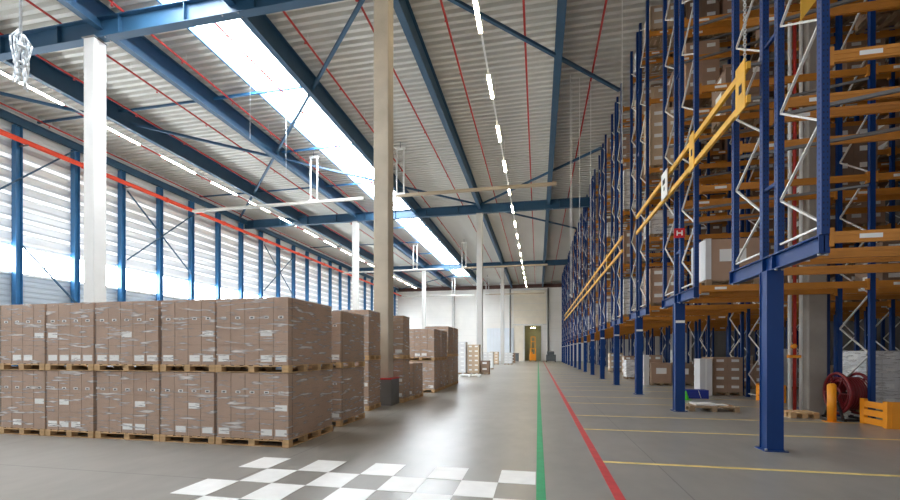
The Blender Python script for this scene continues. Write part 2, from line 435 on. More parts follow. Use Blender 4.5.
# ------------------------------------------------------------------ columns
def column(x, y, w, top, m, lb):
    t = thing('column', (x, y, 0), lb, 'column', 'columns carrying the roof')
    c = ob('shaft', MB(m).box(-w / 2, -w / 2, 0, w / 2, w / 2, top), t, bevel=.03)
    ob('head_plate', MB('dsteel').box(-w / 2 - .04, -w / 2 - .04, top, w / 2 + .04, w / 2 + .04, top + .03), t)
    return t
column(-4.65, GY[0], .48, 12.72, 'concrete', 'tall beige concrete column standing at the aisle by the stacked pallets')
column(-15.55, GY[0], .46, 12.72, 'offwhite', 'white square column rising behind the front row of boxed pallets')
column(-4.6, GY[1], .46, 12.72, 'offwhite', 'pale grey column behind the aisle-side pallet stacks, at the second girder')
column(-15.3, GY[1], .46, 12.72, 'offwhite', 'slim white column under the second girder, left of the concrete column')
column(-4.6, GY[2], .46, 12.72, 'offwhite', 'thin distant pale column beside the aisle near the end wall')
column(-15.3, GY[2], .46, 12.72, 'offwhite', 'distant white column under the farthest girder, left of the aisle')
column(-15.3, YF - .25, .46, 12.72, 'offwhite', 'white wall column standing against the far wall')
column(6.9, 12.66, .42, 12.72, 'dconcrete', 'dark concrete column inside the second rack along the aisle')
t = thing('column_guard', (-4.65, GY[0], 0), 'dark grey protective box around the foot of the concrete column', 'guard')
gm = MB('darkguard')
a, b, h = .37, .25, .78
gm.box(-a, -a, 0, a, -b, h); gm.box(-a, b, 0, a, a, h); gm.box(-a, -b, 0, -b, b, h); gm.box(b, -b, 0, a, b, h)
ob('shell', gm, t)
ob('top_strip', MB('signred').box(-.38, -.38, h, .38, -.25, h + .035).box(-.38, .25, h, .38, .38, h + .035)
   .box(-.38, -.25, h, -.25, .25, h + .035).box(.25, -.25, h, .38, .25, h + .035), t)

# left wall posts and braces
for i in range(24):
    yy = 14.2 + 2.8 * i
    if yy > 77.4: break
    o = ob('wall_post', MB('wallblue').ibeam((0, 0, 0), (0, 0, 13.1), .30, .30, .02, .015), loc=(XL + .17, yy, 0))
    tag(o, 'blue steel wall post, %s along the left wall' % ORD[i], 'post', 'wall posts along the left wall')
wb = [((13.0, 6.4), (19.6, 13.0)), ((22.8, 7.5), (28.0, 11.9)), ((22.8, 11.9), (28.0, 7.5)), ((17.1, 7.0), (22.5, 1.5)),
      ((36.8, 7.5), (42.0, 11.9)), ((36.8, 11.9), (42.0, 7.5))]
wbl = ['sloping brace on the nearest bay of the left wall', 'rising brace crossing two bays behind the second gap of the left wall',
       'falling brace crossing two bays behind the second gap of the left wall', 'falling brace over the low cladding near the white column',
       'rising brace on the distant part of the left wall', 'falling brace on the distant part of the left wall']
for (a, b), lb in zip(wb, wbl):
    tag(ob('wall_brace', MB('roofblue').bar((XL + .38, a[0], a[1]), (XL + .38, b[0], b[1]), .07, .07)), lb, 'brace', 'braces on the left wall')

# ------------------------------------------------------------------ lamps
def lamp_row(x, z, y0, n, ln, pitch, tm, where, grp, rail):
    r = ob('lamp_rail', MB('white').box(x - .03, 1, z + .10, x + .03, YF - 3, z + .15)); tag(r, rail, 'rail')
    hg = MB('steel').tube((x, 0, z + .15), (x, 0, ZD), .008, 5).mesh('hanger'); yy = 3.
    while yy < 76: ob('hanger', hg, r, (0, yy, 0)); yy += 5.6
    hm = MB('white').box(-.075, 0, .04, .075, ln, .10).mesh('housing')
    tm_ = MB(tm); 
    for s in (-.035, .035): tm_.tube((s, .03, .015), (s, ln - .03, .015), .022, 8)
    tmesh = tm_.mesh('tube')
    for i in range(n):
        t = thing('ceiling_lamp', (x, y0 + i * pitch, z), 'lit tube lamp, %s in the %s' % (ORD[i], where), 'lamp', grp)
        ob('housing', hm, t); ob('tube', tmesh, t)
lamp_row(-1.93, 12.55, 1.4, 19, 1.6, 3.9, 'tube', 'middle lamp row over the aisle', 'lamps over the middle aisle', 'thin rail carrying the middle row of lamps over the aisle')
lamp_row(-21.5, 13.0, 1.7, 19, 2.5, 3.9, 'tube_cool', 'left lamp row by the wall', 'lamps along the left side', 'thin rail carrying the left row of lamps by the wall')

# hanging crossbars
def crossbar(xp, y, x0, x1, m, lb, zt=13.0):
    z = 10.9
    t = thing('hanging_crossbar', (xp, y, z), lb, 'hanging bar', 'crossbars hung from the roof')
    ob('bar', MB(m).box(x0 - xp, -.09, -.10, x1 - xp, .09, .06), t)
    p = MB('white'); 
    for s in (-.22, .22): p.tube((s, 0, .06), (s, 0, 2.75), .05, 8)
    p.box(-.3, -.06, 2.7, .3, .06, 2.8); p.box(-.3, -.1, .0, .3, .1, .12)
    ob('hanger', p, t)
    ob('drop_rod', MB('dsteel').tube((0, 0, 2.8), (0, 0, ZD - z), .03, 6), t)
for y, a in ((24.4, 'nearest'), (46.8, 'middle'), (69.2, 'farthest')):
    crossbar(-13.6, y, -22.3, -10.3, 'beige', '%s white crossbar hung under the roof left of the concrete column' % a)
    crossbar(-8.0, y, -8.3, 1.0, 'plank', '%s brown timber crossbar hung under the roof over the aisle' % a)

# hanging rope bundle and cables
t = thing('rope_bundle', (-11.72, 7.75, 7.85), 'bundle of white rope hanging from the roof at the top left corner', 'rope')
random.seed(3)
rp = MB('rope')
for i in range(14):
    cx, cy = random.uniform(-.12, .12), random.uniform(-.12, .12); z1 = random.uniform(.9, 1.2); z0 = random.uniform(-.25, .15)
    pts = [(cx * .4, cy * .4, z1)]
    for k in range(1, 7):
        f = k / 6; pts.append((cx * (1 + .5 * math.sin(5 * f + i)), cy * (1 + .5 * math.cos(4 * f + i)), z1 + (z0 - z1) * f))
    for a, b in zip(pts, pts[1:]): rp.tube(a, b, .018, 6)
for z in (.78, .4): rp.torus((0, 0, z), (0, .1, 1), .10, .03, 16, 6)
ob('coil', rp, t); ob('rope', MB('rope').tube((0, 0, 1.0), (0, 0, ZD - 7.8), .03, 6), t)
for i, (x, y, z0, nm) in enumerate([(1.42, 20, 4.2, 'leftmost of the cables hanging before the racks'), (1.53, 20.6, 4.2, 'second from left of the cables hanging before the racks'),
                                   (1.85, 20.3, 5.0, 'third from left of the cables hanging before the racks'), (2.3, 20, 5.6, 'fourth from left of the cables hanging before the racks'),
                                   (2.75, 15.2, 8.0, 'rightmost of the cables, close in front of the racks')]):
    tag(ob('hanging_cable', MB('steel').tube((x, y, z0), (x, y, ZD), .012, 6).tube((x, y, z0 - .1), (x, y, z0), .03, 6)), 'thin pale cable, ' + nm, 'cable', 'cables before the racks')
for x, y, z0, nm in ((-11.1, 15.0, 10.0, 'thin white cable hanging from the roof right of the white column'), (-12.2, 19.2, 10.2, 'thin white cable hanging below the skylight')):
    tag(ob('hanging_cable', MB('rope').tube((x, y, z0), (x, y, ZD), .011, 6)), nm, 'cable')

# ------------------------------------------------------------------ pallets and pallet loads
_pc = {}
def pallet_mesh(w, d, m='wood', nx=3, ny=3):
    k = (round(w, 3), round(d, 3), m, nx, ny)
    if k in _pc: return _pc[k]
    mb = MB(m); bx, by = .12, .12
    for j in range(ny):
        y = (d - by) * j / (ny - 1)
        for i in range(nx):
            x = (w - bx) * i / (nx - 1); mb.box(x, y, .018, x + bx, y + by, .112)
        mb.box(0, y, .112, w, y + by, .129)
    for i in range(nx):
        x = (w - bx) * i / (nx - 1); mb.box(x, 0, 0, x + bx, d, .018)
    mb.box(0, 0, .003, w, .09, .016); mb.box(0, d - .09, .003, w, d, .016)
    nb = max(5, int(w / .16))
    for i in range(nb):
        x = (w - .11) * i / (nb - 1); mb.box(x, 0, .129, x + .11, d, .144)
    mb.v = [(a_, b_, c_ * .89) for a_, b_, c_ in mb.v]
    _pc[k] = mb.mesh('pallet'); return _pc[k]
def loose_pallet(x, y, w, d, m, lb, rz=0):
    t = thing('wooden_pallet', (x, y, 0), lb, 'pallet', None, rz); b_ = .12
    rn = MB(m).box(0, 0, 0, b_, d, .022).mesh('runner'); bl = MB(m).box(0, 0, .022, b_, b_, .10).mesh('block')
    sg_ = MB(m).box(0, 0, .10, w, b_, .122).mesh('stringer'); dbm = MB(m).box(0, 0, .122, .11, d, .144).mesh('deck_board')
    for i in range(3):
        ob('runner', rn, t, ((w - b_) * i / 2, 0, 0)); ob('stringer', sg_, t, (0, (d - b_) * i / 2, 0))
        for j in range(3): ob('block', bl, t, ((w - b_) * i / 2, (d - b_) * j / 2, 0))
    n = max(4, int(w / .16))
    for i in range(n): ob('deck_board', dbm, t, ((w - .11) * i / (n - 1), 0, 0))
    return t
_cc = {}
def tall_carton(w, d, h, seed, m):
    k = (round(w, 3), round(d, 3), round(h, 3), seed, m)
    if k in _cc: return _cc[k]
    mb = MB(m, 'ink', 'paper', 'cardd'); g_ = .005
    mb.box(g_, 0, 0, w - g_, d, h)
    c = w / 2
    # printed oval with white surround, white label, second label low down; seam lines
    mb.box(c - .046, -.003, h * .69, c + .046, -.001, h * .69 + .042, 2)
    mb.box(c - .027, -.004, h * .69 + .007, c + .027, -.002, h * .69 + .031, 1)
    if seed % 3 != 1: mb.box(w * .12, -.003, h * .05, w * .88, -.001, h * .05 + .11, 2)
    if seed % 4 == 1: mb.box(w * .1, -.003, h * .43, w * .9, -.001, h * .43 + .10, 2)
    mb.box(w * .08, -.002, h * .30, w * .92, -.001, h * .305, 3); mb.box(w * .08, -.002, h * .62, w * .92, -.001, h * .625, 3)
    # right side face: vertical seam and flap line
    mb.box(w - g_, d * .07, 0, w - g_ + .002, d * .085, h, 3)
    _cc[k] = mb.mesh('carton'); return _cc[k]
def wrapped_load(x, y, z, w, d, n, h, lb, grp, m='card', ny=4):
    t = thing('wrapped_pallet_load', (x, y, z), lb, 'pallet load', grp)
    ob('pallet', pallet_mesh(w, d, 'wood', 3, ny), t)
    cw = (w - .03) / n
    for i in range(n):
        ob('carton', tall_carton(cw, d - .04, h, random.randrange(12), m), t, (.015 + i * cw, .02, .129))
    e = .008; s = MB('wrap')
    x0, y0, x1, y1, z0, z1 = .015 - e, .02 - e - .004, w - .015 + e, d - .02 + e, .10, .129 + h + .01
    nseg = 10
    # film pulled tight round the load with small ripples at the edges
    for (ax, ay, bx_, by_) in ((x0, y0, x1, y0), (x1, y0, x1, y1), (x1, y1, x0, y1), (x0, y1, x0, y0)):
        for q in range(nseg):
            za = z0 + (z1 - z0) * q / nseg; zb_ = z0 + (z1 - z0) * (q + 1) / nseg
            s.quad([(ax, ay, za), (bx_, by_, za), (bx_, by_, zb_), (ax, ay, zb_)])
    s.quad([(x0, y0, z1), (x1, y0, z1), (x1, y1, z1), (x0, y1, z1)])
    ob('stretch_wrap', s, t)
    return t
H1 = 1.11
front = [(-5.53, 1.40, 5, 'rightmost of the front row at the aisle corner'), (-6.67, 1.12, 4, 'second from the right in the front row'),
         (-8.10, 1.40, 5, 'third from the right in the front row'), (-9.25, 1.12, 4, 'fourth from the right in the front row'),
         (-10.40, 1.12, 4, 'fifth from the right in the front row'), (-11.93, 1.40, 5, 'leftmost of the front row')]
random.seed(11)
for x, w, n, nm in front:
    for lv in (0, 1):
        dy = random.uniform(-.01, .01)
        wrapped_load(x + .06, 6.48 + dy, lv * (H1 + .139), w, 1.58, n, H1 + .03 * lv,
                     'wrapped tall brown cartons, %s layer, %s' % (('lower', 'upper')[lv], nm), 'wrapped loads in the front row')
def stack(x1, y, w, d, h, nlv, n, where, m='card2'):
    for lv in range(nlv):
        lb = 'wrapped brown carton load %s, %s' % (('at the bottom', 'on top')[lv] if nlv > 1 else 'alone', where)
        wrapped_load(x1 - w, y, lv * (h + .139), w, d, n, h, lb, 'wrapped loads along the aisle', m, 3)
stack(-4.13, 8.54, 1.38, 1.31, 1.11, 2, 5, 'directly behind the corner stack')
stack(-4.50, 11.0, 1.2, .92, 1.24, 2, 4, 'in the stack just before the concrete column')
stack(-4.15, 12.95, 1.2, .75, 1.24, 2, 4, 'in the stack just behind the concrete column')
stack(-4.08, 13.8, 1.2, 1.3, 1.09, 1, 4, 'low beside the aisle past the concrete column')
stack(-3.98, 16.4, 1.12, 1.2, 1.12, 2, 4, 'in the broad stack where the far group begins')
stack(-3.98, 17.68, 1.12, 1.2, 1.12, 2, 4, 'second stack of the far aisle group')
stack(-3.98, 19.1, 1.12, 1.2, 1.25, 2, 4, 'third stack of the far aisle group')
stack(-3.98, 20.4, 1.12, 1.2, 1.25, 2, 4, 'last stack of the far aisle group')
stack(-5.2, 16.4, 1.12, 1.2, 1.12, 2, 4, 'stack left of where the far group begins')

_sc = {}
def small_carton(w, d, h, m):
    k = (round(w, 3), round(d, 3), round(h, 3), m)
    if k not in _sc:
        mb = MB(m, 'paper', 'cardd'); mb.box(.004, .004, 0, w - .004, d - .004, h - .004)
        mb.box(w * .25, 0.001, h * .45, w * .75, .003, h * .75, 1); mb.box(0.001, d * .3, h * .3, .003, d * .7, h * .75, 1)
        mb.box(.004, d / 2 - .025, h - .004, w - .004, d / 2 + .025, h - .002, 2)
        _sc[k] = mb.mesh('carton')
    return _sc[k]
def carton_load(x, y, z, w, d, h, nx, nz, m, lb, grp, pm='dwood', wrap=False, plain=False):
    t = thing('carton_pallet_load', (x, y, z), lb, 'pallet load', grp)
    ob('pallet', pallet_mesh(w, d, pm), t)
    cm = small_carton(w / nx, d, h / nz, m)
    for i in range(nx):
        for j in range(nz): ob('carton', cm, t, (i * w / nx, 0, .129 + j * h / nz))
    if wrap:
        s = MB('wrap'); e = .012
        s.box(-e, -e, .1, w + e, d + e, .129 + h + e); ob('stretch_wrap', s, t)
    return t
far = 'small pallet loads far down the aisle'
carton_load(-6.0, 30.2, 0, .95, .8, 2.2, 2, 7, 'cardw', 'tall pallet of white-labelled cartons, leftmost of the far small loads', far)
carton_load(-4.95, 30.4, 0, .85, .8, 2.0, 2, 6, 'cardl', 'tall pallet of pale cartons beside the brown box far down the aisle', far)
carton_load(-4.05, 30.6, 0, .62, .8, .85, 1, 2, 'cardd', 'low dark brown boxed load right of the pale cartons far down the aisle', far)
carton_load(-5.0, 39.3, 0, .95, .8, 1.45, 2, 5, 'cardw', 'white carton load halfway down the aisle behind the pale stacks', far)
carton_load(-6.0, 54.5, 0, 1.1, .9, 1.5, 2, 4, 'cardl', 'beige carton load near the distant thin column, left of two', far)
carton_load(-4.2, 55.0, 0, .0 + 1.0, .9, 1.4, 2, 4, 'cardw', 'white carton load near the distant thin column, right of two', far)
carton_load(-4.0, 62.0, 0, .8, .8, 1.3, 1, 3, 'cardd', 'dark carton load closest to the far wall by the aisle', far)
carton_load(-7.4, 31.0, 0, 1.0, .8, 1.9, 2, 6, 'cardw', 'white carton load half hidden behind the aisle stacks', far)
loose_pallet(-4.95, 27.2, 1.3, .9, 'paper', 'empty pale pallet lying on the floor before the distant pale cartons')

# ------------------------------------------------------------------ tall pallet racks
FY = (-1.305, -.235, .225, 1.305)     # upright lines of one double rack, from its centre
BAY = 3.6; TOP = 13.85; LV = (3.05, 5.45, 7.85, 10.25, 12.6)
_m = {}
def upright(z0, holes):
    k = (z0, holes)
    if k not in _m:
        mb = MB('rack', 'hole')
        mb.box(-.048, -.05, z0, -.036, .05, TOP); mb.box(.036, -.05, z0, .048, .05, TOP)
        mb.box(-.048, -.05, z0, .048, -.038, TOP); mb.box(-.048, .038, z0, .048, .05, TOP)
        if z0 == 0: mb.box(-.09, -.08, 0, .09, .08, .012)
        if holes:
            z = z0 + .1
            while z < TOP - .1:
                for sx in (-.022, .022): mb.box(sx - .007, -.0515, z, sx + .007, -.049, z + .028, 1)
                mb.box(-.0495, -.007, z, -.047, .007, z + .028, 1)
                z += .075
        _m[k] = mb.mesh('upright')
    return _m[k]
def lattice(z0, mirror, w):
    k = ('l', z0, mirror, round(w, 3))
    if k not in _m:
        mb = MB('steel'); a, b = .04, w - .04
        mb.bar((0, a, z0 + .12), (0, b, z0 + .12), .038, .03)
        near = 3.35 if not mirror else 3.96; fa = 3.98 if not mirror else 3.33
        if z0 < 1: near -= 3.17; fa -= 3.17
        zn, zf = near, fa
        while zn < TOP - .8:
            if zn < zf:
                mb.bar((0, a, zn), (0, b, zf), .034, .026)
                if zf - 0 < TOP - .8: mb.bar((0, b, zf), (0, a, zn + 1.37), .034, .026)
            else:
                mb.bar((0, b, zf), (0, a, zn), .034, .026)
                if zf + 1.37 < TOP - .2: mb.bar((0, a, zn), (0, b, zf + 1.37), .034, .026)
            zn += 1.37; zf += 1.37
        _m[k] = mb.mesh('bracing')
    return _m[k]
def xbeam():
    if 'b' not in _m:
        mb = MB('orange', 'paper', 'hole'); L_ = BAY - .11
        mb.box(0, -.025, 0, L_, .025, .15); mb.box(0, -.032, .03, L_, -.025, .055); mb.box(0, -.032, .095, L_, -.025, .12)
        for x in (0, L_ - .05): mb.box(x, -.04, -.05, x + .05, .04, .20)
        mb.box(.34, -.034, .045, .60, -.0325, .105, 1)
        _m['b'] = mb.mesh('cross_beam')
    return _m['b']
def rack(k):
    yc = RY0 + k * RP
    t = thing('pallet_rack', (3.74, yc, 0), 'tall blue and orange double pallet rack on a blue post, %s along the aisle' % ORD[k], 'rack', 'tall racks right of the aisle')
    nb = 4 if k < 3 else 3 if k < 6 else 2 if k < 10 else 1
    # post on the aisle with a base plate
    pm = MB('rackpost'); 
    pm.box(-.12, -.12, 0, .12, -.10, 2.92); pm.box(-.12, .10, 0, .12, .12, 2.92)
    pm.box(-.105, -.10, 0, -.09, .10, 2.92); pm.box(.09, -.10, 0, .105, .10, 2.92)
    po = ob('support_post', pm, t)
    ob('base_plate', MB('rackpost').box(-.17, -.17, 0, .17, .17, .015), po)
    for a in (-.145, .145):
        for b in (-.145, .145): ob('bolt', BOLT, po, (a, b, .015))
    if k > 0: ob('post_label', MB('paper').box(-.115, -.1225, 2.38, .115, -.1205, 2.45), po)
    cb = MB('rackpost'); cb.ibeam((0, -1.33, 3.045), (0, 1.42, 3.045), .13, .25, .018, .014)
    for yy in (-1.33, -.15, .15, 1.40): cb.box(-.065, yy, 2.935, .065, yy + .015, 3.155)
    cbo = ob('support_beam', cb, t)
    for yy in (-1.3, -.24, .23, 1.3, -.08, .08):
        for s in (-.045, .045): ob('bolt', BOLT, cbo, (s, yy, 2.89))
    for i in range(nb + 1):
        z0 = 3.17 if i == 0 else 0
        for yy in FY: ob('upright', upright(z0, i == 0 and k < 3), t, (i * BAY, yy, 0))
        for q, (a, b) in enumerate(((FY[0], FY[1]), (FY[2], FY[3]))):
            ob('bracing', lattice(z0, q == 1, b - a), t, (i * BAY, a, 0))
    for i in range(nb):
        for z in LV:
            for yy in FY:
                if k >= 6 and i > 0 and yy in (FY[1], FY[2]): continue
                ob('cross_beam', xbeam(), t, (i * BAY + .055, yy, z))
    # grey diagonal ties lying inside the levels
    if k < 6:
        for z in LV[1:]:
            for a, b in ((FY[1], FY[0]), (FY[3], FY[2])):
                ob('level_tie', MB('dsteel').bar((.06, a, z - .10), (BAY - .06, b, z - .10), .05, .05), t)
    # spacers joining the two halves
    if 's' not in _m: _m['s'] = MB('rack').bar((0, FY[1], 0), (0, FY[2], 0), .05, .05).mesh('row_spacer')
    for z in (4.3, 6.7, 9.1, 11.5): ob('row_spacer', _m['s'], t, (0, 0, z))
    return t
NR = 14
for k in range(NR): rack(k)

# loads on the racks
random.seed(21)
LW = ['lowest', 'second', 'third', 'fourth', 'top']
KINDS = [('card', 'brown'), ('cardw', 'white'), ('cardd', 'dark brown'), ('cardl', 'light brown'), ('card', 'brown')]
def rack_load(k, row, lv, bay, pos, w, h, nx, nz, m, cname, wrap):
    yb = RY0 + k * RP + (FY[0] if row == 0 else FY[2]) + .04
    x = 3.74 + bay * BAY + .1 + pos * 1.15
    z = LV[lv] + .15
    pl = ('aisle end', 'middle', 'inner end')[pos]
    return carton_load(x, yb, z, w, .98, h, nx, nz, m,
        '%s carton load, %s level, bay %s %s, %s side of %s rack' % (
            cname, LW[lv], ('one', 'two', 'three', 'four')[bay], pl, ('near', 'far')[row], ORD[k]), 'carton loads on the rack levels', wrap=wrap)
done = set()
def put(k, row, lv, bay, pos, h=None, kd=None, wrap=None):
    if (k, row, lv, bay, pos) in done: return
    done.add((k, row, lv, bay, pos))
    m, cn = KINDS[kd if kd is not None else random.randrange(len(KINDS))]
    h = h or random.choice((.8, 1.1, 1.4, 1.7, 1.9)); nz = max(1, round(h / .42))
    rack_load(k, row, lv, bay, pos, 1.05, h, 2, nz, m, cn, (m == 'cardw' or random.random() < .3) if wrap is None else wrap)
# loads read from the photograph
done.add((1, 0, 0, 0, 0))
t = carton_load(3.98, RY0 + RP + FY[0] + .04, 3.2, 1.15, .98, .98, 1, 1, 'card', 'plain brown box load with white film side, lowest level of second rack', 'carton loads on the rack levels')
ob('film_side', MB('cardw').box(-.02, -.01, .15, -.002, .99, 1.13).box(-.02, -.02, .15, .1, -.002, 1.13), t)
put(2, 0, 2, 0, 0, 1.95, 3, False)
put(1, 1, 2, 0, 1, 1.2, 2, False); put(2, 0, 1, 0, 0, .8, 1, True); put(2, 1, 3, 0, 0, 1.2, 3, False)
put(3, 0, 2, 0, 0, 1.8, 1, True); put(3, 0, 1, 0, 0, 1.4, 0, False); put(3, 0, 0, 0, 0, 1.6, 1, True)
put(2, 0, 0, 0, 0, 1.2, 0, False)
for k in range(2, NR):
    for row in (0, 1):
        for lv in range(5):
            if random.random() < (.62 if k > 2 else .3): put(k, row, lv, 0, 0, .8 if lv == 4 else None)
for k in range(0, 4):  # further loads, mostly dark card, added to darken the shelf interiors
    for row in (0, 1):
        for lv in range(0, 5):
            for bay in (0, 1, 2):
                for pos in range(3):
                    if bay == 0 and (k < 1 or lv < 3 or pos == 0): continue
                    if random.random() < .52: put(k, row, lv, bay, pos, .8 if lv == 4 else None, random.choice((0, 2, 2)), False)

# floor-level loads below the racks
ug = 'floor loads under the racks'
carton_load(6.32, 17.5, 0, 1.0, 1.1, 1.28, 2, 4, 'card2', 'brown labelled carton stack on a pallet beside the white panel carton under the racks', ug)
def plain_box(name, x, y, z, w, d, h, m, lb, cat, group=None, rz=0):
    t = thing(name, (x, y, z), lb, cat, group, rz)
    ob('body', MB(m).box(0, 0, 0, w, d, h), t, bevel=.01)
    return t
t = plain_box('white_carton', 5.82, 17.3, .0, .42, .6, 1.35, 'cardw', 'tall narrow white carton standing left of the brown labelled stack', 'carton')
ob('tape', MB('paper').box(.18, -.004, 0, .24, -.001, 1.35), t)
t = plain_box('plastic_crate', 4.95, 16.1, 0, .75, .45, .30, 'bluecrate', 'blue crate with white stripe on the floor behind the second post', 'crate')
ob('stripe', MB('paper').bar((.5, -.006, .02), (.42, -.006, .28), .04, .008), t)
tag(ob('marking_cone', MB('limegreen').tube((4.85, 15.7, .0), (4.85, 15.7, .30), .11, 12, 0, .02).box(4.72, 15.57, 0, 4.98, 15.83, .02)),
    'small lime green cone on the floor right of the second post', 'cone')
loose_pallet(4.02, 12.65, 1.2, .8, 'dwood', 'empty wooden pallet on the floor right of the second blue post')
tag(ob('plastic_sheet', MB('paper').box(4.2, 12.8, .146, 4.75, 13.3, .19).box(4.75, 12.9, .146, 5.05, 13.2, .165), bevel=.01), 'folded white film lying on the empty pallet by the second post', 'sheet')
t = plain_box('white_carton', 5.02, 22.3, 0, .25, .8, 1.45, 'cardw', 'upright white carton at the left end of the brown boxes behind the third post', 'carton')
carton_load(5.3, 22.1, 0, .92, .9, .95, 1, 1, 'card2', 'large plain brown box load left of two behind the second post', ug)
carton_load(6.28, 22.1, 0, .9, .9, .92, 1, 1, 'cardd', 'large plain brown box load right of two behind the second post', ug)
carton_load(6.0, 26.6, 0, 1.0, .9, 1.3, 2, 3, 'card', 'brown carton stack seen between the third and fourth posts', ug)
carton_load(5.1, 26.9, 0, .8, .9, 1.0, 1, 2, 'cardw', 'white wrapped floor load seen between the third and fourth posts', ug, wrap=True)
carton_load(5.8, 31.3, 0, 1.0, .9, 1.2, 2, 3, 'card', 'brown floor load seen between the fourth and fifth posts', ug)
carton_load(5.6, 36.1, 0, 1.0, .9, 1.4, 2, 3, 'cardl', 'light brown floor load seen between the fifth and sixth posts', ug)
carton_load(8.25, 12.95, 0, 1.05, .95, 1.5, 3, 4, 'cardw', 'white wrapped carton load on the floor behind the blue frame and orange guard', ug, wrap=True)
random.seed(5)
for k in range(1, 6):
    for bay in (1, 2):
        for pos in range(3):
            if k == 1 and bay == 1: continue
            if random.random() < .6:
                x = 3.74 + bay * BAY + .1 + pos * 1.15; yy = RY0 + k * RP + FY[0] + .04
                h = random.choice((.9, 1.2, 1.6)); m, cn = random.choice(KINDS)
                carton_load(x, yy, 0, 1.05, .98, h, 2, max(1, round(h / .4)), m,
                    '%s floor load, %s of bay %s under the %s rack' % (cn, ('left', 'middle', 'right')[pos],
                     ('one', 'two', 'three')[bay], ORD[k]), ug)

# rack end guards
gp = MB('guard').box(0, 0, 0, .05, .75, .135).mesh('rail'); ge = MB('guard').box(-.005, -.02, 0, .075, .10, .56).mesh('end_post')
gf = MB('guard').box(0, -.03, 0, .42, .03, .56).mesh('front_plate')
for k in range(1, 6):
    t = thing('rack_guard', (7.12, RY0 + k * RP - 2.06, 0), 'orange slotted guard rail at the inner frame of the %s rack' % ORD[k], 'guard', 'orange guards at the rack frames')
    for z in (.02, .20, .38): ob('rail', gp, t, (0, 0, z))
    ob('end_post', ge, t, (0, 0, 0)); ob('end_post', ge, t, (0, .66, 0)); ob('front_plate', gf, t, (0.07, 0, 0))
# bollard
t = thing('bollard', (6.59, 11.4, 0), 'yellow steel bollard standing in front of the red reel', 'bollard')
ob('post', MB('guard').tube((0, 0, 0), (0, 0, .85), .085, 18).tube((0, 0, .85), (0, 0, .88), .085, 18, 0, .05), t)
ob('foot_plate', MB('guard').box(-.13, -.13, 0, .13, .13, .012), t)
# red reel
t = thing('hose_reel', (6.98, 11.88, 0), 'dark red round hose reel standing behind the yellow bollard', 'reel')
ax = (1, 0, 0)
for i, x in enumerate((0, .42)):
    w_ = MB('reelred').torus((x, 0, .62), ax, .47, .035).torus((x, 0, .62), ax, .12, .03, 16)
    for a in range(6):
        an = a * math.pi / 3; w_.bar((x, .12 * math.cos(an), .62 + .12 * math.sin(an)), (x, .46 * math.cos(an), .62 + .46 * math.sin(an)), .04, .02)
    w_.torus((x, 0, .62), ax, .38, .015, 24)
    ob('flange', w_, t)
hs = MB('reelred')
for i in range(7):
    for R_ in (.30, .36): hs.torus((.06 + i * .052, 0, .62), ax, R_, .028, 24, 6)
ob('hose', hs, t)
st = MB('black')
for x in (-.07, .49):
    st.bar((x, -.35, .0), (x, 0, .62), .05, .04); st.bar((x, .35, .0), (x, 0, .62), .05, .04); st.bar((x, -.4, .025), (x, .4, .025), .05, .05)
st.tube((-.1, 0, .62), (.52, 0, .62), .03, 8); st.bar((-.07, -.35, .03), (.49, -.35, .03), .05, .05)
ob('stand', st, t)
ob('crank', MB('steel').bar((-.11, 0, .62), (-.11, -.16, .42), .03, .02).tube((-.11, -.16, .42), (-.22, -.16, .42), .018, 8), t)
loose_pallet(6.0, 11.85, .6, .5, 'wood', 'short wooden pallet lying at the foot of the dark column')
# pipes beside the dark column
tag(ob('drain_pipe', MB('white').tube((6.38, 12.66, 0), (6.38, 12.66, 12.8), .042, 10)), 'white vertical pipe left of the red riser by the dark column', 'pipe')
tag(ob('drain_pipe', MB('white').tube((6.60, 12.60, 0), (6.60, 12.60, 12.8), .04, 10)), 'white vertical pipe between the red riser and the dark column', 'pipe')
t = thing('riser_pipe', (6.49, 12.66, 0), 'red vertical riser pipe between two white pipes by the dark column', 'pipe')
ob('pipe', MB('red').tube((0, 0, 0), (0, 0, 12.8), .04, 10), t)
ob('valve', MB('guard').box(-.2, -.1, 1.45, .1, -.04, 1.52).tube((-.06, -.12, 1.75), (-.06, -.04, 1.75), .06, 12), t)

# yellow rails along the rack front
def rails(y0, y1, lb, plates):
    t = thing('guide_rail', (3.5, y0, 0), lb, 'rail', 'yellow rails on the rack fronts')
    for z in (6.47, 5.90): ob('bar', MB('yellow').box(-.03, 0, z - .06, .03, y1 - y0, z + .06), t)
    for yy, wd in plates:
        p = MB('yellow', 'hole'); y_ = yy - y0
        p.box(-.045, y_, 5.78, -.03, y_ + wd, 6.62); p.box(-.05, y_ + wd * .3, 6.1, -.044, y_ + wd * .6, 6.25, 1)
        ob('joint_plate', p, t)
    bk = MB('dsteel').bar((.03, 0, 0), (.19, 0, 0), .04, .04).mesh('bracket')
    for k in range(NR):
        for f in (FY[1], FY[2]):
            yy = RY0 + k * RP + f
            if y0 < yy < y1:
                ob('bracket', bk, t, (0, yy - y0, 6.47)); ob('bracket', bk, t, (0, yy - y0, 5.9))
rails(8.15, 16.6, 'pair of yellow steel rails along the fronts of the nearest racks', ((8.2, .35), (10.65, .3)))
rails(19.3, 60, 'pair of yellow steel rails along the fronts of the distant racks', [(RY0 + k * RP + 1.1, .35) for k in range(3, 11)])
t = thing('rail_sign', (3.42, 12.55, 5.85), 'white notice plate with dark mark hung on the yellow rails', 'sign', rz=0)
ob('plate', MB('paper').box(-.01, 0, 0, .01, .55, .72), t); ob('mark', MB('ink').box(-.014, .18, .38, -.011, .40, .52).box(-.014, .22, .2, -.011, .30, .3), t)
t = thing('lifting_chain', (3.5, 8.3, 6.6), 'pale chain hanging down to the near end of the yellow rails', 'chain')
